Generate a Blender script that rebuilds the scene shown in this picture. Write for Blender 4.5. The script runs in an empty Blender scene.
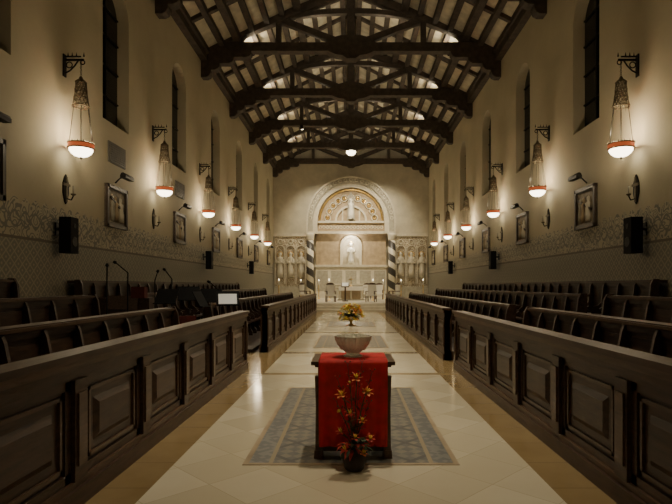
import bpy, bmesh, math, random
from mathutils import Vector, Matrix
random.seed(4)
F=520.0; CAMZ=1.64
XW=6.9; YB=46.3; YF=-6.0; EAVE=12.2; RIDGE=15.6; BAY=5.6
LAMP0=12.5
pi=math.pi
# ---------------------------------------------------------------- materials
def new_mat(name):
    m=bpy.data.materials.new(name); m.use_nodes=True
    return m, m.node_tree, m.node_tree.nodes['Principled BSDF']
def simple(name,col,rough=.5,metal=0,emit=None,es=0,var=0.15,scale=6.0,stretch=(1,1,1),trans=0,spec=.5,bump=0):
    m,nt,b=new_mat(name)
    tc=nt.nodes.new('ShaderNodeTexCoord'); mp=nt.nodes.new('ShaderNodeMapping'); mp.inputs['Scale'].default_value=stretch
    n=nt.nodes.new('ShaderNodeTexNoise'); n.inputs['Scale'].default_value=scale; n.inputs['Detail'].default_value=5
    r=nt.nodes.new('ShaderNodeValToRGB')
    r.color_ramp.elements[0].position=.3; r.color_ramp.elements[1].position=.7
    r.color_ramp.elements[0].color=tuple(c*(1-var) for c in col)+(1,)
    r.color_ramp.elements[1].color=tuple(min(1,c*(1+var)) for c in col)+(1,)
    L=nt.links.new
    L(tc.outputs['Object'],mp.inputs[0]); L(mp.outputs[0],n.inputs[0]); L(n.outputs[0],r.inputs[0]); L(r.outputs[0],b.inputs['Base Color'])
    b.inputs['Roughness'].default_value=rough; b.inputs['Metallic'].default_value=metal
    b.inputs['Specular IOR Level'].default_value=spec
    if trans: b.inputs['Transmission Weight'].default_value=trans
    if emit: b.inputs['Emission Color'].default_value=tuple(emit)+(1,); b.inputs['Emission Strength'].default_value=es
    if bump:
        bp=nt.nodes.new('ShaderNodeBump'); bp.inputs['Strength'].default_value=bump; bp.inputs['Distance'].default_value=.02
        L(n.outputs[0],bp.inputs['Height']); L(bp.outputs[0],b.inputs['Normal'])
    return m
class NX:
    """tiny math-expression wrapper"""
    def __init__(s,nt): s.nt=nt
    def m(s,op,a,b=0.0,c=None):
        n=s.nt.nodes.new('ShaderNodeMath'); n.operation=op
        for i,v in enumerate((a,b) if c is None else (a,b,c)):
            if isinstance(v,(int,float)): n.inputs[i].default_value=v
            else: s.nt.links.new(v,n.inputs[i])
        return n.outputs[0]
    def pos(s):
        g=s.nt.nodes.new('ShaderNodeNewGeometry'); x=s.nt.nodes.new('ShaderNodeSeparateXYZ')
        s.nt.links.new(g.outputs['Position'],x.inputs[0]); return x.outputs[0],x.outputs[1],x.outputs[2],g.outputs['Position']
    def mix(s,f,a,b):
        n=s.nt.nodes.new('ShaderNodeMix'); n.data_type='RGBA'
        for k,v in ((0,f),(6,a),(7,b)):
            if isinstance(v,tuple): n.inputs[k].default_value=v+(1,)
            elif isinstance(v,(int,float)): n.inputs[k].default_value=v
            else: s.nt.links.new(v,n.inputs[k])
        return n.outputs[2]
    def noise(s,vec,scale,detail=4):
        n=s.nt.nodes.new('ShaderNodeTexNoise'); n.inputs['Scale'].default_value=scale; n.inputs['Detail'].default_value=detail
        s.nt.links.new(vec,n.inputs[0]); return n.outputs[0]
    def wn(s,a,b):
        c=s.nt.nodes.new('ShaderNodeCombineXYZ'); s.nt.links.new(a,c.inputs[0]); s.nt.links.new(b,c.inputs[1])
        n=s.nt.nodes.new('ShaderNodeTexWhiteNoise'); n.noise_dimensions='3D'; s.nt.links.new(c.outputs[0],n.inputs[0]); return n.outputs[0]
    def lines(s,u,per,w):   # 1 on lines
        f=s.m('FRACT',s.m('DIVIDE',u,per)); d=s.m('ABSOLUTE',s.m('SUBTRACT',f,.5))
        return s.m('GREATER_THAN',d,.5-w/2)
def wall_material(name,use='y',dado=3.35):
    m,nt,b=new_mat(name); X=NX(nt); x,y,z,P=X.pos(); u=y if use=='y' else x
    n1=X.noise(P,.8,6); n2=X.noise(P,9,4)
    pl=X.mix(X.m('MULTIPLY',n1,1.0),(.43,.38,.26),(.61,.55,.395))
    pl=X.mix(X.m('MULTIPLY',n2,.25),pl,(.40,.35,.235))
    s=X.m('ADD',u,z); d=X.m('SUBTRACT',u,z)
    lat=X.m('MAXIMUM',X.lines(s,.26,.16),X.lines(d,.26,.16))
    fu=X.m('ABSOLUTE',X.m('SUBTRACT',X.m('FRACT',X.m('DIVIDE',s,.26)),.5)); fv=X.m('ABSOLUTE',X.m('SUBTRACT',X.m('FRACT',X.m('DIVIDE',d,.26)),.5))
    dot=X.m('LESS_THAN',X.m('ADD',X.m('MULTIPLY',fu,fu),X.m('MULTIPLY',fv,fv)),.02)
    pat=X.m('MAXIMUM',lat,dot)
    tile=X.mix(pat,(.29,.285,.245),(.45,.415,.32))
    zz=X.m('SUBTRACT',z,dado-.33)
    sn=X.m('MULTIPLY',X.m('SINE',X.m('MULTIPLY',u,2*pi/.7)),.16)
    l1=X.m('LESS_THAN',X.m('ABSOLUTE',X.m('SUBTRACT',zz,sn)),.03)
    l2=X.m('LESS_THAN',X.m('ABSOLUTE',X.m('ADD',zz,sn)),.03)
    nz=X.noise(P,3.2,1)
    l3=X.m('LESS_THAN',X.m('ABSOLUTE',X.m('SUBTRACT',X.m('FRACT',X.m('MULTIPLY',nz,9)),.5)),.2)
    fp=X.m('MAXIMUM',l3,X.m('MAXIMUM',l1,l2))
    fr=X.mix(fp,(.53,.485,.36),(.25,.245,.215))
    edge=X.m('ADD',dado-.02,X.m('MULTIPLY',X.m('ABSOLUTE',X.m('SINE',X.m('MULTIPLY',u,pi/.35))),.15))
    isfr=X.m('GREATER_THAN',z,dado-.7)
    c=X.mix(isfr,tile,fr)
    band=X.m('LESS_THAN',X.m('ABSOLUTE',X.m('SUBTRACT',z,dado-.72)),.03)
    c=X.mix(band,c,(.20,.18,.15))
    up=X.m('GREATER_THAN',z,edge)
    c=X.mix(up,c,pl)
    nt.links.new(c,b.inputs['Base Color']); b.inputs['Roughness'].default_value=.8
    bp=nt.nodes.new('ShaderNodeBump'); bp.inputs['Strength'].default_value=.25; bp.inputs['Distance'].default_value=.02
    nt.links.new(n2,bp.inputs['Height']); nt.links.new(bp.outputs[0],b.inputs['Normal'])
    return m
def floor_material():
    m,nt,b=new_mat('stone_floor'); X=NX(nt); x,y,z,P=X.pos()
    s=X.m('MULTIPLY',X.m('ADD',x,y),.7071); d=X.m('MULTIPLY',X.m('SUBTRACT',x,y),.7071)
    T=.55
    r=X.wn(X.m('FLOOR',X.m('DIVIDE',s,T)),X.m('FLOOR',X.m('DIVIDE',d,T)))
    g=X.m('MAXIMUM',X.lines(s,T,.012),X.lines(d,T,.012))
    n=X.noise(P,2.2,8)
    c=X.mix(r,(.62,.545,.385),(.75,.68,.51)); c=X.mix(X.m('MULTIPLY',n,.55),c,(.60,.50,.33))
    c=X.mix(g,c,(.52,.44,.29))
    ax=X.m('ABSOLUTE',x)
    tan=X.mix(n,(.24,.16,.07),(.36,.255,.12)); tan=X.mix(X.lines(y,.6,.015),tan,(.18,.12,.06))
    c=X.mix(X.m('GREATER_THAN',ax,1.62),c,tan)
    for yc,w in ((9.6,.10),(12.6,.16),(17.9,.16),(24.5,.2)):
        k=X.m('LESS_THAN',X.m('ABSOLUTE',X.m('SUBTRACT',y,yc)),w)
        c=X.mix(k,c,(.34,.25,.125))
    nt.links.new(c,b.inputs['Base Color'])
    rr=X.m('ADD',X.m('MULTIPLY',n,.14),.06); nt.links.new(rr,b.inputs['Roughness']); b.inputs['Specular IOR Level'].default_value=.75
    return m
def mosaic_material():
    m,nt,b=new_mat('mosaic_inlay'); X=NX(nt)
    tc=nt.nodes.new('ShaderNodeTexCoord'); sp=nt.nodes.new('ShaderNodeSeparateXYZ'); nt.links.new(tc.outputs['Object'],sp.inputs[0])
    x,y=sp.outputs[0],sp.outputs[1]
    s=X.m('ADD',x,y); d=X.m('SUBTRACT',x,y)
    r=X.wn(X.m('FLOOR',X.m('DIVIDE',s,.07)),X.m('FLOOR',X.m('DIVIDE',d,.07)))
    chk=X.m('GREATER_THAN',X.m('MULTIPLY',X.m('SINE',X.m('MULTIPLY',s,2*pi/.28)),X.m('SINE',X.m('MULTIPLY',d,2*pi/.28))),0)
    c=X.mix(chk,(.13,.13,.13),(.26,.235,.175)); c=X.mix(X.m('MULTIPLY',r,.6),c,(.19,.185,.165))
    big=X.m('MAXIMUM',X.lines(s,.56,.12),X.lines(d,.56,.12)); c=X.mix(big,c,(.10,.10,.10))
    sx=X.m('ABSOLUTE',x)
    bx=X.m('GREATER_THAN',sx,.74)
    bord=X.mix(X.m('GREATER_THAN',r,.5),(.16,.165,.16),(.24,.235,.21))
    c=X.mix(bx,c,bord)
    c=X.mix(X.m('LESS_THAN',X.m('ABSOLUTE',X.m('SUBTRACT',sx,.74)),.02),c,(.34,.27,.16))
    nt.links.new(c,b.inputs['Base Color']); b.inputs['Roughness'].default_value=.3
    return m
def tracery_material():
    m,nt,b=new_mat('reredos_tracery'); X=NX(nt); x,y,z,P=X.pos()
    nz=X.noise(P,2.4,2)
    k=X.m('LESS_THAN',X.m('ABSOLUTE',X.m('SUBTRACT',X.m('FRACT',X.m('MULTIPLY',nz,9)),.5)),.24)
    n=X.noise(P,5,4)
    c=X.mix(k,(.30,.25,.18),(.74,.69,.54)); c=X.mix(X.m('MULTIPLY',n,.5),c,(.40,.30,.18))
    nt.links.new(c,b.inputs['Base Color']); b.inputs['Roughness'].default_value=.6
    return m
def stripe_material():
    m,nt,b=new_mat('twist_stripes'); X=NX(nt)
    tc=nt.nodes.new('ShaderNodeTexCoord'); sp=nt.nodes.new('ShaderNodeSeparateXYZ'); nt.links.new(tc.outputs['Object'],sp.inputs[0])
    ang=X.m('DIVIDE',X.m('ARCTAN2',sp.outputs[1],sp.outputs[0]),2*pi)
    t=X.m('FRACT',X.m('ADD',ang,X.m('DIVIDE',sp.outputs[2],1.15)))
    c=X.mix(X.m('GREATER_THAN',t,.45),(.66,.61,.48),(.05,.045,.04))
    nt.links.new(c,b.inputs['Base Color']); b.inputs['Roughness'].default_value=.4
    return m
M={}
M['wall']=wall_material('painted_plaster','y')
M['wallb']=simple('back_plaster',(.54,.495,.38),.8,var=.12,scale=1.5,bump=.1)
M['floor']=floor_material(); M['mosaic']=mosaic_material(); M['trac']=tracery_material(); M['stripe']=stripe_material()
M['wood']=simple('dark_oak',(.052,.026,.014),.42,var=.45,scale=5,stretch=(5,.7,5),bump=.15)
M['woodl']=simple('oak_rail',(.085,.045,.024),.36,var=.35,scale=6,stretch=(5,.7,5),bump=.1)
M['beam']=simple('beam_timber',(.062,.046,.032),.7,var=.4,scale=4,bump=.3)
M['ceil']=simple('ceiling_board',(.60,.54,.40),.85,var=.2,scale=2.5)
M['iron']=simple('wrought_iron',(.02,.018,.015),.5,.7,var=.2)
M['brass']=simple('aged_brass',(.16,.13,.085),.5,.8,var=.3,scale=15)
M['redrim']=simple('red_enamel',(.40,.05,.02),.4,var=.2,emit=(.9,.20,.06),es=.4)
M['glow']=simple('lit_glass',(1,.9,.7),.3,var=.03,emit=(1,.87,.62),es=8)
M['glass']=simple('dark_leaded_glass',(.010,.012,.014),.25,var=.4,scale=3)
M['stone']=simple('pale_stone',(.60,.55,.43),.6,var=.1,scale=4)
M['stone2']=simple('grey_stone',(.38,.35,.27),.6,var=.15,scale=5)
M['stone3']=simple('rose_stone',(.38,.29,.18),.6,var=.2,scale=3)
M['black']=simple('black_plastic',(.006,.006,.006),.7,var=.1,spec=.2)
M['red']=simple('red_cloth',(.50,.008,.008),.75,var=.25,scale=9,bump=.1)
M['dred']=simple('dull_red_cover',(.12,.018,.014),.7,var=.25,scale=9)
M['gold']=simple('gold',(.75,.5,.16),.3,.9,var=.2)
M['crystal']=simple('cut_crystal',(.92,.90,.78),.15,var=.04,trans=.35)
M['white']=simple('white_linen',(.80,.77,.68),.7,var=.06)
M['paper']=simple('paper',(.8,.8,.76),.7,var=.03,emit=(1,.98,.9),es=.12)  # faint emission stands in for light falling on the sheets
M['leaf']=simple('leaf_green',(.05,.075,.03),.5,var=.4,scale=12)
M['orange']=simple('lily_orange',(.85,.25,.09),.5,var=.3,scale=20)
M['redf']=simple('flower_red',(.62,.08,.06),.5,var=.3,scale=20)
M['yellow']=simple('flower_yellow',(.95,.66,.10),.5,var=.3,scale=20)
M['pict']=simple('station_relief',(.30,.25,.18),.7,var=.6,scale=5,bump=.8)
M['frame']=simple('picture_frame_wood',(.05,.032,.02),.45,var=.3)
M['vent']=simple('vent_grille',(.14,.13,.11),.6,var=.15)
M['dark']=simple('deep_brown_wood',(.025,.015,.010),.6,var=.3)
M['skin']=simple('carved_marble',(.82,.79,.68),.5,var=.05)
# ---------------------------------------------------------------- mesh builder
class B:
    def __init__(s,loc=(0,0,0)): s.bm=bmesh.new(); s.mats=[]; s.loc=Vector(loc)
    def mi(s,k):
        if k not in s.mats: s.mats.append(k)
        return s.mats.index(k)
    def face(s,vs,k,smooth=False):
        try:
            f=s.bm.faces.new(vs); f.material_index=s.mi(k); f.smooth=smooth; return f
        except ValueError: return None
    def poly(s,pts,k): return s.face([s.bm.verts.new(p) for p in pts],k)
    def hull8(s,p,k):
        v=[s.bm.verts.new(q) for q in p]
        for f in ((0,3,2,1),(4,5,6,7),(0,1,5,4),(1,2,6,5),(2,3,7,6),(3,0,4,7)): s.face([v[i] for i in f],k)
    def box(s,x0,x1,y0,y1,z0,z1,k):
        if x0>x1:x0,x1=x1,x0
        s.hull8([(x0,y0,z0),(x1,y0,z0),(x1,y1,z0),(x0,y1,z0),(x0,y0,z1),(x1,y0,z1),(x1,y1,z1),(x0,y1,z1)],k)
    def beam(s,a,b,w,h,k,up=(0,0,1)):
        a=Vector(a);b=Vector(b);d=(b-a).normalized(); sd=d.cross(Vector(up)).normalized(); u=sd.cross(d).normalized()
        sd*=w/2;u*=h/2
        s.hull8([a-sd-u,a+sd-u,b+sd-u,b-sd-u,a-sd+u,a+sd+u,b+sd+u,b-sd+u],k)
    def prism(s,pts,axis,a,b,k):
        def P(p,t):
            return {'y':(p[0],t,p[1]),'x':(t,p[0],p[1]),'z':(p[0],p[1],t)}[axis]
        A=[s.bm.verts.new(P(p,a)) for p in pts]; C=[s.bm.verts.new(P(p,b)) for p in pts]
        s.face(A,k); s.face(C[::-1],k); n=len(pts)
        for i in range(n): s.face([A[i],C[i],C[(i+1)%n],A[(i+1)%n]],k)
    def cyl(s,a,b,r0,r1,k,seg=10,caps=True):
        a=Vector(a);b=Vector(b);d=(b-a).normalized(); t=Vector((0,0,1)) if abs(d.z)<.9 else Vector((1,0,0))
        e=d.cross(t).normalized(); g=d.cross(e)
        A=[];C=[]
        for i in range(seg):
            c,q=math.cos(2*pi*i/seg),math.sin(2*pi*i/seg)
            A.append(s.bm.verts.new(a+(e*c+g*q)*r0)); C.append(s.bm.verts.new(b+(e*c+g*q)*r1))
        for i in range(seg): s.face([A[i],A[(i+1)%seg],C[(i+1)%seg],C[i]],k,True)
        if caps: s.face(A[::-1],k); s.face(C,k)
    def tube(s,pts,r,k,seg=6):
        for i in range(len(pts)-1): s.cyl(pts[i],pts[i+1],r,r,k,seg)
    def lathe(s,prof,c,k,seg=24,smooth=True,flute=0):
        rings=[]
        for r,z in prof:
            rings.append([s.bm.verts.new((c[0]+r*(1+flute*(i%2))*math.cos(2*pi*i/seg),c[1]+r*(1+flute*(i%2))*math.sin(2*pi*i/seg),c[2]+z)) for i in range(seg)])
        for j in range(len(rings)-1):
            for i in range(seg): s.face([rings[j][i],rings[j][(i+1)%seg],rings[j+1][(i+1)%seg],rings[j+1][i]],k,smooth)
        if prof[0][0]>1e-4: s.face(rings[0][::-1],k)
        if prof[-1][0]>1e-4: s.face(rings[-1],k)
    def torus(s,c,R,r,k,axis='z',seg=24,sub=8):
        rings=[]
        for i in range(seg):
            a=2*pi*i/seg; ring=[]
            for j in range(sub):
                t=2*pi*j/sub; rr=R+r*math.cos(t); h=r*math.sin(t)
                p=(rr*math.cos(a),rr*math.sin(a),h) if axis=='z' else ((rr*math.cos(a),h,rr*math.sin(a)) if axis=='y' else (h,rr*math.cos(a),rr*math.sin(a)))
                ring.append(s.bm.verts.new((c[0]+p[0],c[1]+p[1],c[2]+p[2])))
            rings.append(ring)
        for i in range(seg):
            for j in range(sub): s.face([rings[i][j],rings[(i+1)%seg][j],rings[(i+1)%seg][(j+1)%sub],rings[i][(j+1)%sub]],k,True)
    def arch(s,cx,cz,r0,r1,y0,y1,k,seg=32,leg=0):
        ang=[pi*i/seg for i in range(seg+1)]
        O=[(cx+r1*math.cos(a),cz+r1*math.sin(a)) for a in ang]; I=[(cx+r0*math.cos(a),cz+r0*math.sin(a)) for a in ang]
        if leg: O=[(cx+r1,cz-leg)]+O+[(cx-r1,cz-leg)]; I=[(cx+r0,cz-leg)]+I+[(cx-r0,cz-leg)]
        for i in range(len(O)-1):
            q=[O[i],O[i+1],I[i+1],I[i]]
            s.hull8([(q[0][0],y0,q[0][1]),(q[1][0],y0,q[1][1]),(q[2][0],y0,q[2][1]),(q[3][0],y0,q[3][1]),
                     (q[0][0],y1,q[0][1]),(q[1][0],y1,q[1][1]),(q[2][0],y1,q[2][1]),(q[3][0],y1,q[3][1])],k)
    def mesh(s,name,fix=True):
        if fix: bmesh.ops.recalc_face_normals(s.bm,faces=s.bm.faces[:])
        me=bpy.data.meshes.new(name); s.bm.to_mesh(me); s.bm.free()
        for k in s.mats: me.materials.append(M[k])
        return me
    def obj(s,name,fix=True,parent=None):
        return place(s.mesh(name,fix),name,s.loc,parent=parent)
def place(me,name,loc=(0,0,0),rz=0,parent=None):
    o=bpy.data.objects.new(name,me); bpy.context.collection.objects.link(o); o.location=loc; o.rotation_euler=(0,0,rz)
    if parent: o.parent=parent
    return o
def light(kind,name,loc,energy,col,parent=None,**kw):
    l=bpy.data.lights.new(name,kind); l.energy=energy; l.color=col
    for k,v in kw.items(): setattr(l,k,v)
    o=bpy.data.objects.new(name,l); bpy.context.collection.objects.link(o); o.location=loc
    if parent: o.parent=parent
    return o
# ---------------------------------------------------------------- shell
b=B(); b.box(-XW-.3,XW+.3,YF,YB+.3,-.2,0,'floor'); b.obj('floor')
WC=[LAMP0+2.8+BAY*k for k in range(-3,6)]   # window centres
WH=.85; SILL=6.3; SPR=9.65
def side_wall(sg,name):
    b=B(); X=sg*XW; Xo=sg*(XW+.55)
    edges=[YF]+[c+BAY/2 for c in WC[:-1]]+[YB]
    for i,c in enumerate(WC):
        e0,e1=edges[i],edges[i+1]
        def q(y0,z0,y1,z1): b.poly([(X,y0,z0),(X,y1,z0),(X,y1,z1),(X,y0,z1)],'wall')
        q(e0,0,e1,SILL); q(e0,SILL,c-WH,EAVE); q(c+WH,SILL,e1,EAVE)
        N=16; pts=[(c-WH*math.cos(pi*j/N),SPR+WH*math.sin(pi*j/N)) for j in range(N+1)]
        for j in range(N):
            (ya,za),(yb,zb)=pts[j],pts[j+1]
            b.poly([(X,ya,za),(X,yb,zb),(X,yb,EAVE),(X,ya,EAVE)],'wall')
        loop=[(c-WH,SILL)]+pts+[(c+WH,SILL)]
        for j in range(len(loop)):
            (ya,za),(yb,zb)=loop[j],loop[(j+1)%len(loop)]
            b.poly([(X,ya,za),(X,yb,zb),(Xo,yb,zb),(Xo,ya,za)],'wall')
    b.poly([(sg*(XW+.6),YF,0),(sg*(XW+.6),YB,0),(sg*(XW+.6),YB,EAVE),(sg*(XW+.6),YF,EAVE)],'wall')
    b.obj(name,fix=False)
side_wall(-1,'wall_left'); side_wall(1,'wall_right')
k=1
for sg in (-1,1):
    for c in WC:
        b=B(); X=sg*(XW+.36); N=16
        pts=[(c-WH,SILL)]+[(c-WH*math.cos(pi*j/N),SPR+WH*math.sin(pi*j/N)) for j in range(N+1)]+[(c+WH,SILL)]
        b.prism(pts,'x',X,X+sg*.04,'glass')
        b.box(X-sg*.05,X,c-.03,c+.03,SILL,SPR+WH,'iron')
        for zz in (7.2,8.1,9.0,9.8): b.box(X-sg*.04,X,c-WH,c+WH,zz-.02,zz+.02,'iron')
        b.obj('window_%d'%k); k+=1
def gable(y0,y1,name,mat):
    b=B(); b.prism([(-XW-.3,0),(XW+.3,0),(XW+.3,EAVE),(0,RIDGE+.2),(-XW-.3,EAVE)],'y',y0,y1,mat); b.obj(name)
gable(YB,YB+.3,'wall_back','wallb'); gable(YF-.3,YF,'wall_front','wallb')
b=B()
for sg in (-1,1):
    b.hull8([(sg*(XW+.6),YF,EAVE-.1),(0,YF,RIDGE+.15),(0,YB,RIDGE+.15),(sg*(XW+.6),YB,EAVE-.1),
             (sg*(XW+.6),YF,EAVE+.1),(0,YF,RIDGE+.35),(0,YB,RIDGE+.35),(sg*(XW+.6),YB,EAVE+.1)],'ceil')
b.obj('ceiling')
b=B()
def ceilz(x): return RIDGE-(RIDGE-EAVE)*abs(x)/XW
nj=10
for sg in (-1,1):
    for i in range(nj):
        x=sg*(XW*(i+.6)/nj); big=(i in (3,7)); w=.16 if big else .12; h=.24 if big else .14
        b.box(x-w,x+w,YF,YB,ceilz(x)-h+.08,ceilz(x)+.18,'beam')
    b.box(sg*XW-sg*.3,sg*XW,YF,YB,EAVE-.25,EAVE+.12,'beam')
    y=12.9-2*BAY-BAY/2
    while y<YB:
        b.beam((sg*(XW+.1),y,ceilz(XW)+.05),(0,y,RIDGE+.08),.2,.16,'beam'); y+=BAY
b.box(-.15,.15,YF,YB,RIDGE-.45,RIDGE+.1,'beam')
b.obj('ceiling_joists')
def truss():
    b=B()
    b.box(-XW,XW,-.2,.2,.2,.60,'beam')
    H=RIDGE-EAVE
    for sg in (-1,1):
        b.beam((sg*XW,0,.35),(0,0,H-.30),.36,.38,'beam')
        b.beam((sg*.35,0,.6),(sg*3.4,0,1.75),.28,.28,'beam')
        b.box(sg*3.35-.12,sg*3.35+.12,-.13,.13,.6,1.7,'beam')
        for i,(L,z0,z1) in enumerate(((2.3,-.08,.2),(1.5,-.36,-.08),(.85,-.66,-.36),(.45,-1.0,-.66))):
            xe=sg*(XW-L); r=(z1-z0)
            pts=[(sg*XW,z1),(xe,z1),(xe,z1-r*.4),(xe+sg*.08,z0+r*.2),(xe+sg*.22,z0),(sg*XW,z0)]
            b.prism(pts,'y',-.2,.2,'beam')
        C=[(sg*(5.2*math.cos(t)),.55+1.55*math.sin(t)) for t in [pi/2*q/9 for q in range(10)]]
        for p,q in zip(C[:-1],C[1:]): b.beam((p[0],0,p[1]),(q[0],0,q[1]),.24,.24,'beam')
    b.box(-.18,.18,-.18,.18,.2,H-.2,'beam')
    pts=[(-1.1,.18),(-.7,.02),(-.4,-.02),(-.2,-.16),(.2,-.16),(.4,-.02),(.7,.02),(1.1,.18),(1.1,.62),(.75,.82),(.45,.9),(-.45,.9),(-.75,.82),(-1.1,.62)]
    b.prism(pts,'y',-.27,.27,'beam')
    return b.mesh('roof_truss')
tm=truss()
TY=[24.1+BAY*k for k in range(-5,4)]+[YB-.3]
TR={}
for y in TY: TR[y]=place(tm,'roof_truss',(0,y,EAVE))
# ---------------------------------------------------------------- floor panels
def mosaic(y0,y1,hw):
    yc=(y0+y1)/2; b=B((0,yc,0)); hy=(y1-y0)/2
    b.box(-hw,hw,-hy,hy,0,.004,'mosaic')
    for s_ in(-1,1):
        b.box(s_*hw,s_*(hw+.05),-hy-.05,hy+.05,0,.006,'stone3')
        b.box(-hw,hw,s_*hy if s_>0 else -hy-.05,hy+.05 if s_>0 else -hy,0,.006,'stone3')
    b.obj('mosaic_floor_panel')
mosaic(4.78,8.25,.94); mosaic(13.6,16.8,.94); mosaic(20.5,23.2,.94)
# ---------------------------------------------------------------- choir desks & stalls
FX=2.03
def desk(sg,y0,y1):
    b=B()
    H=1.14
    def bx(a0,a1,*r): b.box(sg*a0,sg*a1,*r)
    bx(FX+.05,FX+.12,y0,y1,0,H-.06,'wood')
    bx(FX-.03,FX+.2,y0,y1,0,.14,'wood'); bx(FX,FX+.18,y0,y1,.14,.19,'woodl')
    bx(FX-.05,FX+.16,y0-.02,y1+.02,H-.05,H,'wood'); bx(FX-.02,FX+.15,y0,y1,H-.11,H-.05,'woodl'); bx(FX+.01,FX+.15,y0,y1,H-.2,H-.11,'wood')
    n=max(1,round((y1-y0)/1.25)); s=(y1-y0)/n
    for i in range(n+1):
        y=y0+i*s; w=.09
        a=max(y0,y-w); c=min(y1,y+w)
        bx(FX-.01,FX+.12,a,c,.19,H-.2,'wood'); bx(FX-.025,FX,a+.03,c-.03,.3,H-.3,'woodl')
        if i<n:
            p0=y+w; p1=y+s-w
            for d,t,xx in ((.0,.07,.025),(.10,.03,.03)):
                q0,q1,z0,z1=p0+d,p1-d,.19+d,H-.2-d
                bx(FX+xx,FX+.06,q0,q0+t,z0,z1,'woodl' if d else 'wood'); bx(FX+xx,FX+.06,q1-t,q1,z0,z1,'woodl' if d else 'wood')
                bx(FX+xx,FX+.06,q0,q1,z0,z0+t,'woodl' if d else 'wood'); bx(FX+xx,FX+.06,q0,q1,z1-t,z1,'woodl' if d else 'wood')
            q0,q1,z0,z1=p0+.2,p1-.2,.39,H-.4
            X0,X1=sg*(FX+.05),sg*(FX+.02)
            v=[(X0,q0,z0),(X0,q1,z0),(X0,q1,z1),(X0,q0,z1),(X1,q0+.05,z0+.05),(X1,q1-.05,z0+.05),(X1,q1-.05,z1-.05),(X1,q0+.05,z1-.05)]
            b.hull8(v,'wood')
    for y in (y0,y1-.06): bx(FX,FX+.16,y,y+.06,0,H-.05,'wood')
    b.obj('choir_desk')
def row(sg,xb,lev,top,y0,y1,dep=.5):
    b=B()
    def bx(a0,a1,*r): b.box(sg*a0,sg*a1,*r)
    if lev>0: bx(xb-1.1,xb+.2 if xb<6 else XW-.02,y0,y1,0,lev,'dark')
    bx(xb,xb+.06,y0,y1,lev,top-.05,'wood'); bx(xb-.05,xb+.18 if xb<6 else XW-.02,y0,y1,top-.06,top,'wood')
    bx(xb-.07,xb-.04,y0,y1,top-.05,top-.015,'woodl'); bx(xb-.03,xb,y0,y1,top-.14,top-.06,'wood')
    bx(xb-.45,xb,y0,y1,lev+.40,lev+.45,'wood'); bx(xb-.06,xb-.02,y0,y1,lev+.1,lev+.4,'dark')
    n=max(1,round((y1-y0)/.72)); s=(y1-y0)/n
    h=top-lev
    for i in range(n+1):
        y=y0+i*s
        prof=[(0,0),(dep-.05,0),(dep-.05,.12),(dep-.12,.2),(dep-.12,.50),(dep,.56),(dep+.02,.61),(dep-.04,.65),(dep-.16,.63),(.22,.66),(.13,.74),(.08,h-.14),(.05,h-.07),(0,h-.06)]
        b.prism([(sg*(xb-p[0]),lev+p[1]) for p in prof],'y',y-.025,y+.025,'wood' )
    for i in range(n):
        y=y0+i*s
        bx(xb-.012,xb+.01,y+.12,y+s-.12,lev+.55,top-.2,'wood')
    for y in (y0,y1): b.prism([(sg*(xb+.07),0),(sg*(xb+.07),top+.02),(sg*(xb-.06),top+.02),(sg*(xb-.12),top-.1),(sg*(xb-.16),lev+.72),(sg*(xb-.5),lev+.66),(sg*(xb-.52),0)],'y',y-.03,y+.03,'wood')
    b.obj('choir_stall_row')
for sg in (-1,1):
    g=12.6 if sg<0 else 11.3
    for (a,c) in ((.15,10.15),(g,30.3)):
        desk(sg,a,c)
        row(sg,3.5,.08,1.2,a,c); row(sg,5.05,.28,1.44,a,c); row(sg,6.62,.45,1.75,a,c)
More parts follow.
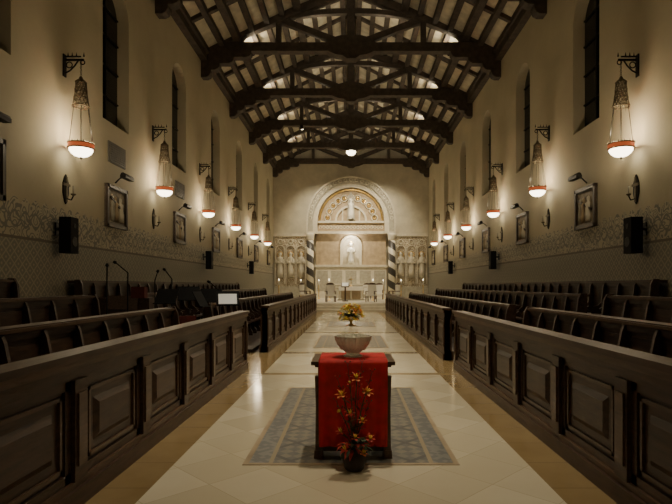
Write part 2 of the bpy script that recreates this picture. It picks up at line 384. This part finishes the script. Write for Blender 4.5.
# ---------------------------------------------------------------- pendant lamps
def lamp_mesh():
    b=B(); W=.41
    b.box(W-.03,W,-.06,.06,1.72,2.25,'iron')
    b.beam((W-.02,0,2.12),(-.07,0,2.12),.035,.05,'iron'); b.beam((W-.02,0,2.2),(0,0,2.2),.03,.03,'iron')
    b.tube([(W-.02,0,1.80),(W-.14,0,1.86),(W-.26,0,1.98),(W-.34,0,2.1)],.018,'iron')
    b.torus((W-.13,0,2.0),.07,.014,'iron',axis='y',seg=14,sub=6)
    b.torus((-.04,0,2.06),.05,.014,'iron',axis='y',seg=14,sub=6)
    for x in(-.07,W-.1,W-.2,W-.3): b.cyl((x,0,2.2),(x,0,2.30),.02,.004,'iron',6)
    z=2.08
    while z>1.68: b.torus((0,0,z-.03),.022,.006,'iron',axis='x' if int(z*100)%2 else 'y',seg=8,sub=4); z-=.05
    b.lathe([(.005,1.74),(.04,1.70),(.05,1.66),(.10,1.62),(.12,1.58)],(0,0,0),'brass',16)
    rs=[(.12,1.58),(.13,1.40),(.15,1.2),(.19,1.0)]
    for r,zz in rs: b.torus((0,0,zz),r,.015,'brass',seg=20,sub=6)
    for i in range(12):
        a=2*pi*i/12
        for j in range(3):
            r0,z0=rs[j];r1,z1=rs[j+1]; a2=a+2*pi/12
            b.cyl((r0*math.cos(a),r0*math.sin(a),z0),(r1*math.cos(a2),r1*math.sin(a2),z1),.010,.010,'brass',4)
            b.cyl((r0*math.cos(a),r0*math.sin(a),z0),(r1*math.cos(a-2*pi/12),r1*math.sin(a-2*pi/12),z1),.010,.010,'brass',4)
    for i in range(12):
        a=2*pi*i/12; b.cyl((.19*math.cos(a),.19*math.sin(a),1.0),(.19*math.cos(a),.19*math.sin(a),.9),.008,.001,'brass',4)
    for i in range(6):
        a=2*pi*i/6; b.cyl((.18*math.cos(a),.18*math.sin(a),1.0),(.29*math.cos(a),.29*math.sin(a),.10),.007,.007,'iron',5)
    b.lathe([(.26,.10),(.295,.09),(.29,.02),(.305,-.02),(.25,-.03)],(0,0,0),'redrim',28)
    b.torus((0,0,.10),.29,.014,'brass',seg=28,sub=6); b.torus((0,0,-.02),.295,.016,'brass',seg=28,sub=6)
    for i in range(14):
        a=2*pi*i/14; b.cyl((.29*math.cos(a),.29*math.sin(a),.10),(.29*math.cos(a),.29*math.sin(a),.16),.018,.002,'brass',5)
    b.lathe([(.265,-.02),(.26,-.07),(.22,-.13),(.16,-.18),(.08,-.21),(.0,-.22)],(0,0,0),'glow',28)
    b.lathe([(.03,-.21),(.03,-.24),(.0,-.28)],(0,0,0),'brass',10)
    return b.mesh('pendant_lamp')
lm=lamp_mesh(); XL=XW-.41
for k in range(-2,6):
    y=LAMP0+BAY*k
    for sg in (-1,1):
        o=place(lm,'pendant_lamp',(sg*XL,y,4.93),0 if sg>0 else pi)
        light('POINT','bulb',(-.22,0,.36),(78 if k>=0 else 16),(1,.82,.55),o,shadow_soft_size=.14)
# ---------------------------------------------------------------- wall fittings
def pic_mesh():
    b=B()
    w,h=.66,.6
    b.box(-.05,-.005,-w,w,-h,h,'pict')
    for d,t,dd in ((0,.10,.10),(.10,.04,.07)):
        b.box(-dd,-.005,-w+d,-w+d+t,-h+d,h-d,'frame'); b.box(-dd,-.005,w-d-t,w-d,-h+d,h-d,'frame')
        b.box(-dd,-.005,-w+d,w-d,-h+d,-h+d+t,'frame'); b.box(-dd,-.005,-w+d,w-d,h-d-t,h-d,'frame')
    for y,s,kk in ((-.22,1,'stone'),(.08,.85,'stone3'),(.28,.7,'stone2')):
        b.lathe([(.10*s,-.42),(.11*s,-.2),(.08*s,.0),(.10*s,.10),(.04*s,.16),(.06*s,.22),(.055*s,.28),(.0,.32)],(-.05,y,0),kk,10)
    b.beam((-.07,-.42,-.1),(-.07,.42,.25),.05,.06,'frame')
    b.tube([(-.01,0,.72),(-.15,0,.86),(-.34,0,.90)],.02,'iron')
    b.cyl((-.36,-.30,.9),(-.36,.30,.9),.07,.07,'iron',10); b.box(-.44,-.28,-.3,.3,.82,.9,'iron')
    return b.mesh('station_picture')
pm=pic_mesh()
def spk_mesh():
    b=B()
    b.hull8([(-.42,-.17,-.42),(-.16,-.2,-.42),(-.16,.2,-.42),(-.42,.17,-.42),(-.42,-.17,.42),(-.16,-.2,.42),(-.16,.2,.42),(-.42,.17,.42)],'black')
    b.beam((-.16,0,.15),(0,0,.15),.06,.06,'iron'); b.box(-.03,0,-.08,.08,0,.3,'iron')
    b.cyl((-.42,0,-.15),(-.425,0,-.15),.12,.11,'iron',16); b.cyl((-.42,0,.22),(-.425,0,.22),.06,.05,'iron',12)
    return b.mesh('wall_speaker')
sm=spk_mesh()
def sconce_mesh():
    b=B()
    b.prism([(-.12,-.1),(-.05,-.3),(0,-.36),(.05,-.3),(.12,-.1),(.12,.14),(.05,.3),(0,.36),(-.05,.3),(-.12,.14)],'x',-.03,0,'iron')
    b.box(-.05,-.02,-.03,.03,-.3,.3,'brass'); b.box(-.05,-.02,-.15,.15,.08,.14,'brass')
    b.tube([(-.03,0,-.22),(-.15,0,-.26),(-.2,0,-.16)],.015,'iron'); b.lathe([(.02,-.16),(.06,-.13),(.06,-.11)],(-.2,0,0),'brass',10)
    b.cyl((-.2,0,-.12),(-.2,0,.08),.02,.02,'stone2',8)
    return b.mesh('wall_candle_sconce')
scm=sconce_mesh()
def vent_mesh():
    b=B(); b.box(-.03,-.001,-.55,.55,-.3,.3,'vent')
    for i in range(9): z=-.26+i*.065; b.beam((-.045,-.5,z),(-.045,.5,z),.03,.03,'vent')
    return b.mesh('wall_vent')
vm=vent_mesh()
for sg in (-1,1):
    rz=0 if sg>0 else pi
    for k in range(-2,6):
        yc=LAMP0+2.8+BAY*k
        if yc<YB-2: place(pm,'station_of_the_cross_picture',(sg*XW,yc-.1,3.9),rz)
        if sg<0 and k in(0,1): place(vm,'wall_vent',(sg*XW,yc+.0,5.45),rz)
    for k in range(-1,5): place(scm,'wall_candle_sconce',(sg*XW,LAMP0+BAY*k+.05,3.95),rz)
    for y in (12.2,24.3,34.6): place(sm,'wall_speaker',(sg*XW,y,2.8),rz)
# ---------------------------------------------------------------- foreground stand with red cloth
TX,TYY=.02,5.17
b=B((TX,TYY,0)); T=.92
b.prism([(-.395,-.29),(.395,-.29),(.395,.29),(-.395,.29)],'z',T-.035,T,'woodl'); b.box(-.36,.36,-.27,.27,T-.055,T-.035,'wood'); b.box(-.33,.33,-.25,.25,T-.14,T-.055,'wood')
for sx in(-1,1):
    for sy in(-1,1):
        x=sx*.325;y=sy*.23
        for (za,zb,wa,wb) in ((T-.14,.5,.036,.028),(.5,.08,.028,.032),(.08,0,.04,.045)):
            b.hull8([(x-wb,y-wb,zb),(x+wb,y-wb,zb),(x+wb,y+wb,zb),(x-wb,y+wb,zb),(x-wa,y-wa,za),(x+wa,y-wa,za),(x+wa,y+wa,za),(x-wa,y+wa,za)],'woodl')
b.box(-.32,.32,-.22,.22,.06,.16,'wood')
b.obj('wooden_stand')
b=B((TX,TYY,0))
nx=40; prof=[(.31,.30),(.31,.6),(.30,.90),(.29,T+.006),(0,T+.006),(-.29,T+.006),(-.302,.90),(-.315,.7),(-.32,.5),(-.325,.3),(-.33,.14)]
rows=[]
for j,(yy,zz) in enumerate(prof):
    r=[]
    for i in range(nx+1):
        u=i/nx; x=(-.325+.65*u)*(1 if j<6 else 1-.006*(j-5))
        am=0 if abs(zz-T)<.02 else .012*min(1,(T-zz)*2)
        r.append(b.bm.verts.new((x,yy+(-1 if yy<0 else 1)*am*(1+math.sin(u*pi*9+.5*math.sin(zz*5))),zz)))
    rows.append(r)
for j in range(len(rows)-1):
    for i in range(nx): b.face([rows[j][i],rows[j][i+1],rows[j+1][i+1],rows[j+1][i]],'red',True)
o=b.obj('red_altar_cloth'); md=o.modifiers.new('s','SOLIDIFY'); md.thickness=.006; md.offset=1
b=B((TX,TYY-.02,T+.012))
b.lathe([(.0,0),(.085,0),(.09,.015),(.06,.025),(.065,.04),(.115,.08),(.15,.13),(.168,.175),(.176,.205),(.168,.205),(.158,.175),(.138,.135),(.10,.09),(.04,.055),(0,.05)],(0,0,0),'crystal',48,smooth=False,flute=.06)
for zz,rr in ((.08,.12),(.13,.155),(.175,.175)):
    for i in range(24):
        a=2*pi*(i+(zz>.1)*.5)/24; b.lathe([(0,-.014),(.010,0),(0,.014)],(rr*math.cos(a),rr*math.sin(a),zz),'crystal',6,smooth=False)
b.torus((0,0,.204),.175,.005,'crystal',seg=32,sub=6)
b.obj('crystal_bowl')
def petal(b,c,d,L,w,k,curl=.3):
    d=Vector(d).normalized(); s=d.cross(Vector((0,0,1)));
    if s.length<.1: s=Vector((1,0,0))
    s.normalize(); n=s.cross(d)
    c=Vector(c); P=[c, c+d*L*.4+s*w/2+n*L*.08, c+d*L*.75+s*w*.4-n*L*curl*.3, c+d*L-n*L*curl, c+d*L*.75-s*w*.4-n*L*curl*.3, c+d*L*.4-s*w/2+n*L*.08]
    mid1=c+d*L*.4; mid2=c+d*L*.75-n*L*curl*.2
    V=[b.bm.verts.new(p) for p in P]; m1=b.bm.verts.new(mid1); m2=b.bm.verts.new(mid2)
    for f in ((V[0],V[1],m1),(V[0],m1,V[5]),(V[1],V[2],m2,m1),(m1,m2,V[4],V[5]),(V[2],V[3],m2),(m2,V[3],V[4])): b.face(list(f),k,True)
def lily(b,c,ax,R,k):
    ax=Vector(ax).normalized(); t=ax.orthogonal().normalized(); u=ax.cross(t)
    for i in range(6):
        a=2*pi*i/6; petal(b,c,ax*1.1+(t*math.cos(a)+u*math.sin(a))*1.0,R,R*.5,k,.2)
    for i in range(4):
        a=2*pi*i/4+.3; b.cyl(c,Vector(c)+ax*R*.8+(t*math.cos(a)+u*math.sin(a))*R*.2,.003,.005,'yellow',4)
b=B((.03,4.62,0))
b.lathe([(.07,0),(.09,.02),(.10,.08),(.085,.15),(.06,.185),(.07,.20)],(0,0,0),'dark',20)
stems=[((0,0),(.02,-.02,.80),'orange',.085),((0,0),(-.10,-.03,.66),'orange',.08),((0,0),(.10,-.03,.68),'orange',.08),((0,0),(-.04,-.05,.50),'redf',.07),((0,0),(.07,-.06,.44),'orange',.06),
 ((0,0),(-.11,-.04,.34),'redf',.065),((0,0),(.0,-.09,.30),'redf',.065),((0,0),(.13,-.05,.28),'redf',.065),((0,0),(-.07,-.09,.20),'redf',.07),((0,0),(.07,-.10,.17),'orange',.06),((0,0),(-.04,.0,.76),'redf',.04),((0,0),(-.13,-.02,.52),'yellow',.03)]
for (bx_,by),(x,y,z),k,R in stems:
    p0=Vector((bx_,by,.14)); p2=Vector((x,y,z)); p1=(p0+p2)/2+Vector((-x*.25,0,.04)); pts=[(1-t)**2*p0+2*t*(1-t)*p1+t*t*p2 for t in [q/6 for q in range(7)]]
    b.tube(pts,.005,'leaf',5); lily(b,p2,(x*3+random.uniform(-.3,.3),-.7,.9),R,k)
    for q in range(2,5):
        if random.random()<.8: petal(b,pts[q],(random.choice((-1,1))*random.uniform(.5,1),random.uniform(-.6,-.1),random.uniform(.5,1.2)),random.uniform(.08,.14),.028,'leaf',.2)
for (x,z) in ((-.15,.80),(.16,.86),(-.06,.93),(.07,.95),(.13,.58),(-.16,.60)):
    p0=Vector((0,0,.14)); p2=Vector((x,.02,z)); p1=Vector((x*.25,0,z*.6)); pts=[(1-t)**2*p0+2*t*(1-t)*p1+t*t*p2 for t in [q/7 for q in range(8)]]
    b.tube(pts,.003,'wood',5)
    for q in range(4,8):
        for e in (-1,1):
            p=pts[q]; r=p+Vector((e*.022,-.01,.03)); b.cyl(p,r,.002,.002,'wood',4); b.lathe([(0,-.008),(.008,0),(0,.010)],r,random.choice(['redf','leaf','leaf']),6)
for i in range(40):
    a=random.uniform(0,2*pi); petal(b,(.05*math.cos(a),.05*math.sin(a),.18+random.uniform(0,.05)),(math.cos(a),min(.6,math.sin(a)),random.uniform(-.5,.9)),random.uniform(.08,.15),.04,random.choice(['leaf','leaf','leaf','redf']),.4)
b.obj('lily_flower_arrangement')
b=B((0,21.0,0))
b.lathe([(.20,0),(.20,.03),(.06,.06),(.05,.18),(.16,.24),(.22,.32),(.20,.34)],(0,0,0),'gold',18)
for i in range(110):
    a=random.uniform(0,2*pi); e=random.uniform(-.35,1.4); r=random.uniform(.36,.52)
    p=Vector((r*1.05*math.cos(a)*math.cos(e),r*.8*math.sin(a)*math.cos(e),.42+r*math.sin(e)*.85)); b.cyl((0,0,.32),p,.006,.004,'leaf',4)
    lily(b,p,p-Vector((0,0,.35)),random.uniform(.10,.14),random.choice(['yellow','yellow','orange','white']))
for i in range(60):
    a=random.uniform(0,2*pi); petal(b,(.1*math.cos(a),.1*math.sin(a),.36),(math.cos(a),math.sin(a),random.uniform(-.3,1)),random.uniform(.25,.4),.08,'leaf',.3)
b.obj('yellow_flower_arrangement')
# ---------------------------------------------------------------- sanctuary
PZ=.51
b=B()
for i in range(3): b.box(-XW+.03,XW-.03,31.2+i*.36,YB-.02,i*.17,(i+1)*.17,'stone')
b.obj('sanctuary_steps')
b=B((0,38.2,PZ))
b.box(-1.15,1.15,-.45,.45,.94,1.02,'stone'); b.box(-1.0,1.0,-.36,.36,0,.1,'stone2')
for x in (-.85,0,.85):
    for y in(-.28,.28): b.lathe([(.1,.1),(.07,.16),(.06,.8),(.1,.9),(.12,.94)],(x,y,0),'stone',12)
b.box(-.7,.7,-.25,.25,.1,.94,'stone3'); b.prism([(-.9,1.021),(.9,1.021),(.9,1.03),(-.9,1.03)],'y',-.46,.46,'white'); b.box(-.9,.9,-.465,-.455,.72,1.03,'white')
b.obj('altar_table')
b=B((0,38.2,PZ+1.031)); b.lathe([(.12,0),(.12,.02),(.02,.06),(.02,.15)],(0,0,0),'gold',14); b.box(-.025,.025,-.02,.02,.15,.7,'gold'); b.box(-.17,.17,-.02,.02,.48,.53,'gold'); b.obj('altar_cross')
def candle(x,y,z,h=1.1):
    b=B((x,y,z)); b.lathe([(.14,0),(.13,.03),(.04,.07),(.025,h*.5),(.05,h*.55),(.025,h*.6),(.025,h*.95),(.07,h)],(0,0,0),'gold',14)
    b.cyl((0,0,h),(0,0,h+.35),.03,.03,'white',10); b.lathe([(0,h+.35),(.03,h+.40),(0,h+.50)],(0,0,0),'glow',8); b.obj('candlestick')
for x,y in ((-1.6,38),(1.6,38),(-3.9,40.5),(3.9,40.5),(-2.6,42),(2.6,42),(-5.2,37.5),(5.2,37.5)): candle(x,y,PZ)
def chair():
    b=B()
    b.box(-.3,.3,-.28,.28,.40,.5,'white'); b.box(-.3,.3,.22,.3,.5,1.15,'white'); b.prism([(-.32,1.15),(.32,1.15),(.2,1.25),(0,1.3),(-.2,1.25)],'y',.22,.3,'woodl')
    for x in(-.29,.29):
        for y in(-.25,.27): b.box(x-.03,x+.03,y-.03,y+.03,0,.42,'woodl')
        b.box(x-.03,x+.03,-.28,.28,.68,.73,'woodl'); b.box(x-.03,x+.03,-.28,-.22,.5,.7,'woodl')
    return b.mesh('sanctuary_armchair')
cm=chair()
for x,y,r in ((-1.35,34.6,.2),(1.25,40.6,0),(-3.2,36.2,1.2),(3.0,36.0,-1.2),(2.2,40.8,-.1),(1.35,34.8,-.3)): place(cm,'sanctuary_armchair',(x,y,PZ),r)
b=B((-.4,36.0,PZ)); b.box(-.2,.2,-.2,.2,0,.06,'woodl'); b.box(-.05,.05,-.05,.05,.06,1.05,'woodl'); b.beam((0,-.22,1.0),(0,.22,1.25),.55,.05,'woodl'); b.beam((0,-.2,1.05),(0,.2,1.28),.45,.03,'paper'); b.obj('lectern')
yb=YB-.002
b=B()
CZ=7.3
b.arch(0,CZ,3.35,3.87,YB-.5,yb,'stone2',36); b.arch(0,CZ,2.95,3.35,YB-.38,yb,'stone',36)
b.arch(0,CZ,3.8,3.95,YB-.58,YB-.1,'stone',36)
for i in range(23):
    a=pi*(i+.5)/23; c=(3.6*math.cos(a),YB-.5,CZ+3.6*math.sin(a)); b.torus(c,.13,.035,'stone',axis='y',seg=10,sub=5)
N=28; b.prism([(2.95*math.cos(pi*i/N),CZ+2.95*math.sin(pi*i/N)) for i in range(N+1)],'y',YB-.1,yb,'stone3')
b.arch(0,CZ,1.25,1.42,YB-.25,yb,'stone',20); b.arch(0,CZ,2.72,2.84,YB-.2,yb,'gold',28)
for i in range(11):
    a=pi*(i+.5)/11; c=(2.1*math.cos(a),YB-.15,CZ+2.1*math.sin(a)); b.torus(c,.27,.05,'stone',axis='y',seg=14,sub=5); b.torus((c[0],c[1],c[2]),.10,.05,'gold',axis='y',seg=10,sub=5)
for x in (-.75,-.25,.25,.75): b.box(x-.06,x+.06,YB-.2,yb,CZ,CZ+1.05,'stone')
b.prism([(0,CZ+2.6),(.28,CZ+2.0),(.3,CZ+1.0),(.36,CZ+.1),(-.36,CZ+.1),(-.3,CZ+1.0),(-.28,CZ+2.0)],'y',YB-.32,YB-.1,'stone2')
b.lathe([(.26,.2),(.24,.7),(.18,1.2),(.22,1.5),(.08,1.66),(.13,1.78),(.12,1.9),(0,2.0)],(0,YB-.4,CZ),'skin',14)
for sg in(-1,1):
    b.box(sg*2.95,sg*3.35,YB-.64,yb,CZ-1.15,CZ,'stone'); b.box(sg*3.35,sg*3.87,YB-.66,yb,CZ-1.15,CZ,'stone2'); b.box(sg*3.8,sg*3.95,YB-.70,YB-.1,CZ-1.15,CZ,'stone')
b.box(-2.95,2.95,YB-.45,yb,CZ-.18,CZ,'stone'); b.box(-2.95,2.95,YB-.3,yb,CZ-.95,CZ-.18,'stone3'); b.box(-3.95,3.95,YB-.72,yb,CZ-1.15,CZ-.95,'stone')
for i in range(19): x=-2.7+i*5.4/18; b.torus((x,YB-.31,CZ-.56),.11,.035,'stone',axis='y',seg=10,sub=4)
z0,z1=PZ+.002,CZ-1.15
b.box(-3.1,-.75,YB-.3,yb,3.4,z1,'stone3'); b.box(.75,3.1,YB-.3,yb,3.4,z1,'stone3'); b.box(-.75,.75,YB-.3,yb,5.9,z1,'stone3')
b.arch(0,5.1,.75,.95,YB-.4,YB-.25,'stone',20,leg=1.7)
b.box(-.75,.75,YB-.06,yb,3.4,5.9,'stone')
b.box(-3.1,3.1,YB-.9,yb,z0,3.2,'stone'); b.box(-3.2,3.2,YB-1.0,yb,3.2,3.4,'stone')
for i in range(5): x=-2.5+i*1.25; b.box(x-.48,x+.48,YB-.92,YB-.9,z0+.6,2.9,'stone2')
b.box(-1.5,1.5,YB-1.6,YB-.9,z0,z0+1.1,'stone2'); b.box(-1.6,1.6,YB-1.7,YB-.9,z0+1.1,z0+1.25,'stone')
def relief(b,x,y,z,s,k):
    b.lathe([(.26*s,0),(.22*s,.5*s),(.17*s,1.0*s),(.23*s,1.3*s),(.20*s,1.42*s),(.07*s,1.5*s),(.12*s,1.6*s),(.12*s,1.72*s),(0,1.82*s)],(x,y,z),k,12)
    b.torus((x,y+.03,z+1.64*s),.19*s,.025*s,'gold',axis='y',seg=14,sub=4)
    for e in(-1,1): b.tube([(x+e*.2*s,y,z+1.3*s),(x+e*.27*s,y-.1*s,z+1.0*s),(x+e*.06*s,y-.22*s,z+1.08*s)],.055*s,k,6)
for sg in(-1,1):
    b.box(sg*3.95,sg*6.75,YB-.15,yb,z0,CZ-1.3,'trac')
    b.box(sg*3.9,sg*6.85,YB-.3,yb,CZ-1.35,CZ-1.1,'stone'); b.box(sg*3.9,sg*6.85,YB-.35,yb,z0,z0+1.0,'stone2')
    for j in range(3):
        x=sg*(4.42+j*.93); b.arch(x,4.75,.36,.44,YB-.3,YB-.1,'stone',14,leg=3.0); b.torus((x,YB-.2,5.48),.18,.05,'stone',axis='y',seg=14,sub=5)
        b.arch(x,4.75,.30,.34,YB-.22,YB-.1,'stone3',14,leg=3.0)
        relief(b,x,YB-.25,2.3,1.25,'stone')
rer=b.obj('altar_reredos')
for sg in(-1,1):
    b=B((sg*3.55,YB-1.1,PZ)); b.lathe([(.40,0.002),(.40,.2),(.32,.3)],(0,0,0),'stone',20); b.lathe([(.33,.3),(.32,2.6),(.31,5.0)],(0,0,0),'stripe',24); b.lathe([(.31,5.0),(.33,5.1),(.36,5.4),(.38,5.63)],(0,0,0),'stone',20); b.obj('twisted_column')
b=B((0,YB-.5,3.402))
b.box(-.35,.35,-.2,.2,0,.12,'stone')
b.lathe([(.30,.12),(.27,.4),(.22,.8),(.24,1.1),(.26,1.35),(.20,1.5),(.07,1.56),(.08,1.62),(.13,1.7),(.14,1.8),(.10,1.92),(0,1.96)],(0,0,0),'skin',18)
for sg in(-1,1): b.tube([(sg*.22,0,1.4),(sg*.34,-.08,1.12),(sg*.12,-.27,1.2)],.065,'skin',8)
b.torus((0,.06,1.8),.24,.02,'gold',axis='y',seg=20,sub=5)
b.obj('altar_statue',parent=rer)
# ---------------------------------------------------------------- left choir clutter
def mic(x,y,z,h=1.6,lean=.4):
    b=B((x,y,z))
    for i in range(3): a=2*pi*i/3; b.cyl((0,0,.12),(.28*math.cos(a),.28*math.sin(a),0.012),.012,.012,'iron',6)
    b.cyl((0,0,.1),(0,0,h),.016,.014,'black',6); b.cyl((0,0,h),(lean,-.1,h+.20),.013,.013,'black',6); b.cyl((lean,-.1,h+.20),(lean*1.25,-.13,h+.23),.035,.026,'black',8)
    b.obj('microphone_stand')
def mstand(x,y,z,rz=0,h=1.15,sheet=True):
    b=B()
    for i in range(3): a=2*pi*i/3; b.cyl((0,0,.12),(.26*math.cos(a),.26*math.sin(a),0.012),.012,.012,'iron',6)
    b.cyl((0,0,.1),(0,0,h),.014,.012,'iron',6); b.beam((0,-.02,h),(0,.14,h+.30),.50,.015,'black'); b.box(-.25,.25,-.08,-.02,h-.02,h,'black')
    if sheet: b.beam((0,-.045,h+.02),(0,.085,h+.24),.40,.006,'paper')
    place(b.mesh('music_stand'),'music_stand',(x,y,z),rz)
mic(-4.95,10.55,0,1.83,.05); mic(-4.70,10.95,0,1.90,-.2); mic(-4.6,12.2,0,1.75,.1); mic(-4.1,11.9,0,1.78,-.12); mic(-3.0,11.9,0,1.5,-.2)
mstand(-2.75,11.6,0,.3,1.2); mstand(-3.3,12.2,0,.1,1.25,False); mstand(-4.0,11.2,0,-.2,1.25,False); mstand(-3.1,10.9,0,1.5,1.2,False); mstand(-3.7,11.9,0,.4,1.3,False)
def stackchair():
    b=B()
    b.box(-.23,.23,-.22,.22,.42,.48,'dred'); b.box(-.22,.22,.2,.25,.6,.95,'dred')
    for x in(-.22,.22):
        b.cyl((x,-.2,0),(x,-.2,.43),.012,.012,'iron',6); b.cyl((x,.22,0),(x,.24,.97),.012,.012,'iron',6)
    return b.mesh('choir_chair')
sc=stackchair()
for x,y,r in((-3.6,11.4,.4),): place(sc,'choir_chair',(x,y,0),r)
b=B((-5.1,11.6,0)); b.box(-.55,.55,-.3,.3,0,.7,'wood'); b.box(-.6,.6,-.45,.3,.7,.78,'woodl'); b.box(-.5,.5,-.42,-.2,.78,.80,'paper'); b.box(-.6,.6,0,.3,.78,1.35,'wood'); b.beam((0,-.05,1.1),(0,.02,1.4),.7,.02,'woodl'); b.box(.2,.5,-.02,.16,1.35,1.6,'dred'); b.obj('keyboard_console')
# ---------------------------------------------------------------- ceiling lights
def spot_fix(x,y,z,target,E,size,col=(1,.86,.62),stem=.35,name='ceiling_spotlight',parent=None):
    b=B(); d=(Vector(target)-Vector((x,y,z))).normalized()
    b.cyl(-d*.22,d*.06,.10,.12,'iron',14); b.cyl(d*.05,d*.065,.095,.095,'glow',14); b.cyl(-d*.1,(0,0,stem),.02,.02,'iron',6)
    o=place(b.mesh(name),name,(x,y,z))
    if parent: o.location=Vector((x,y,z))-parent.location; o.parent=parent
    l=light('SPOT','spot',d*.12,E,col,o,spot_size=math.radians(size),spot_blend=1.0,shadow_soft_size=.12)
    l.rotation_euler=d.to_track_quat('-Z','Y').to_euler()
for y in (1.7,7.3,12.9,18.5,24.1,29.7): spot_fix(0.9,y+.42,12.85,(0.1,y+.1,0),(900 if y<5 else 3500),(60 if y<12 else 56),col=(1,.88,.66))  # row tucked out of sight behind ties; nearest one added to light the near desks
spot_fix(-3.3,35.1,12.2,(-.5,38,0),3200,50); spot_fix(3.3,35.8,12.8,(.5,40,2),2800,55)
for x,t,E in((-3.3,-2.5,2300),(3.3,2.5,2300),(0.5,0,2100)): spot_fix(x,41.4,12.7,(t,YB-.2,5.2),E,75)
for y in TY[:-1]:
    for x in(-4.6,4.6,-1.6,1.6): spot_fix(x,y+.45,EAVE+.5,(x*.9,y+1.6,EAVE+4),115 if y>5 else 40,165,stem=-.02,name='added_uplight',parent=TR[y])  # uplights added behind the ties to brighten the ceiling boards
b=B((0,40.4,12.0)); b.cyl((0,0,.3),(0,0,.62),.02,.02,'iron',6); b.lathe([(.04,.3),(.35,.15),(.42,.08),(.42,.02)],(0,0,0),'brass',20); b.lathe([(.38,.02),(.36,-.12),(.22,-.26),(0,-.3)],(0,0,0),'glow',20)
for i in range(6): a=2*pi*i/6; b.cyl((.42*math.cos(a),.42*math.sin(a),.05),(.2*math.cos(a),.2*math.sin(a),-.3),.015,.015,'iron',5)
b.obj('hanging_lantern')
light('POINT','niche_lamp',(0,YB-.9,5.6),130,(1,.88,.68),parent=None,shadow_soft_size=.06)
# ---------------------------------------------------------------- world + camera
w=bpy.data.worlds.new('dim_interior'); bpy.context.scene.world=w; w.use_nodes=True
w.node_tree.nodes['Background'].inputs[0].default_value=(.5,.5,.55,1); w.node_tree.nodes['Background'].inputs[1].default_value=.02
cd=bpy.data.cameras.new('camera'); cam=bpy.data.objects.new('camera',cd); bpy.context.collection.objects.link(cam)
cd.sensor_width=36; cd.lens=36*F/672; cam.location=(0,0,CAMZ); cam.rotation_euler=(pi/2,0,0)
cd.shift_x=-(351-336)/672; cd.shift_y=(285-252)/672; cd.clip_end=200; cd.clip_start=.05
bpy.context.scene.camera=cam
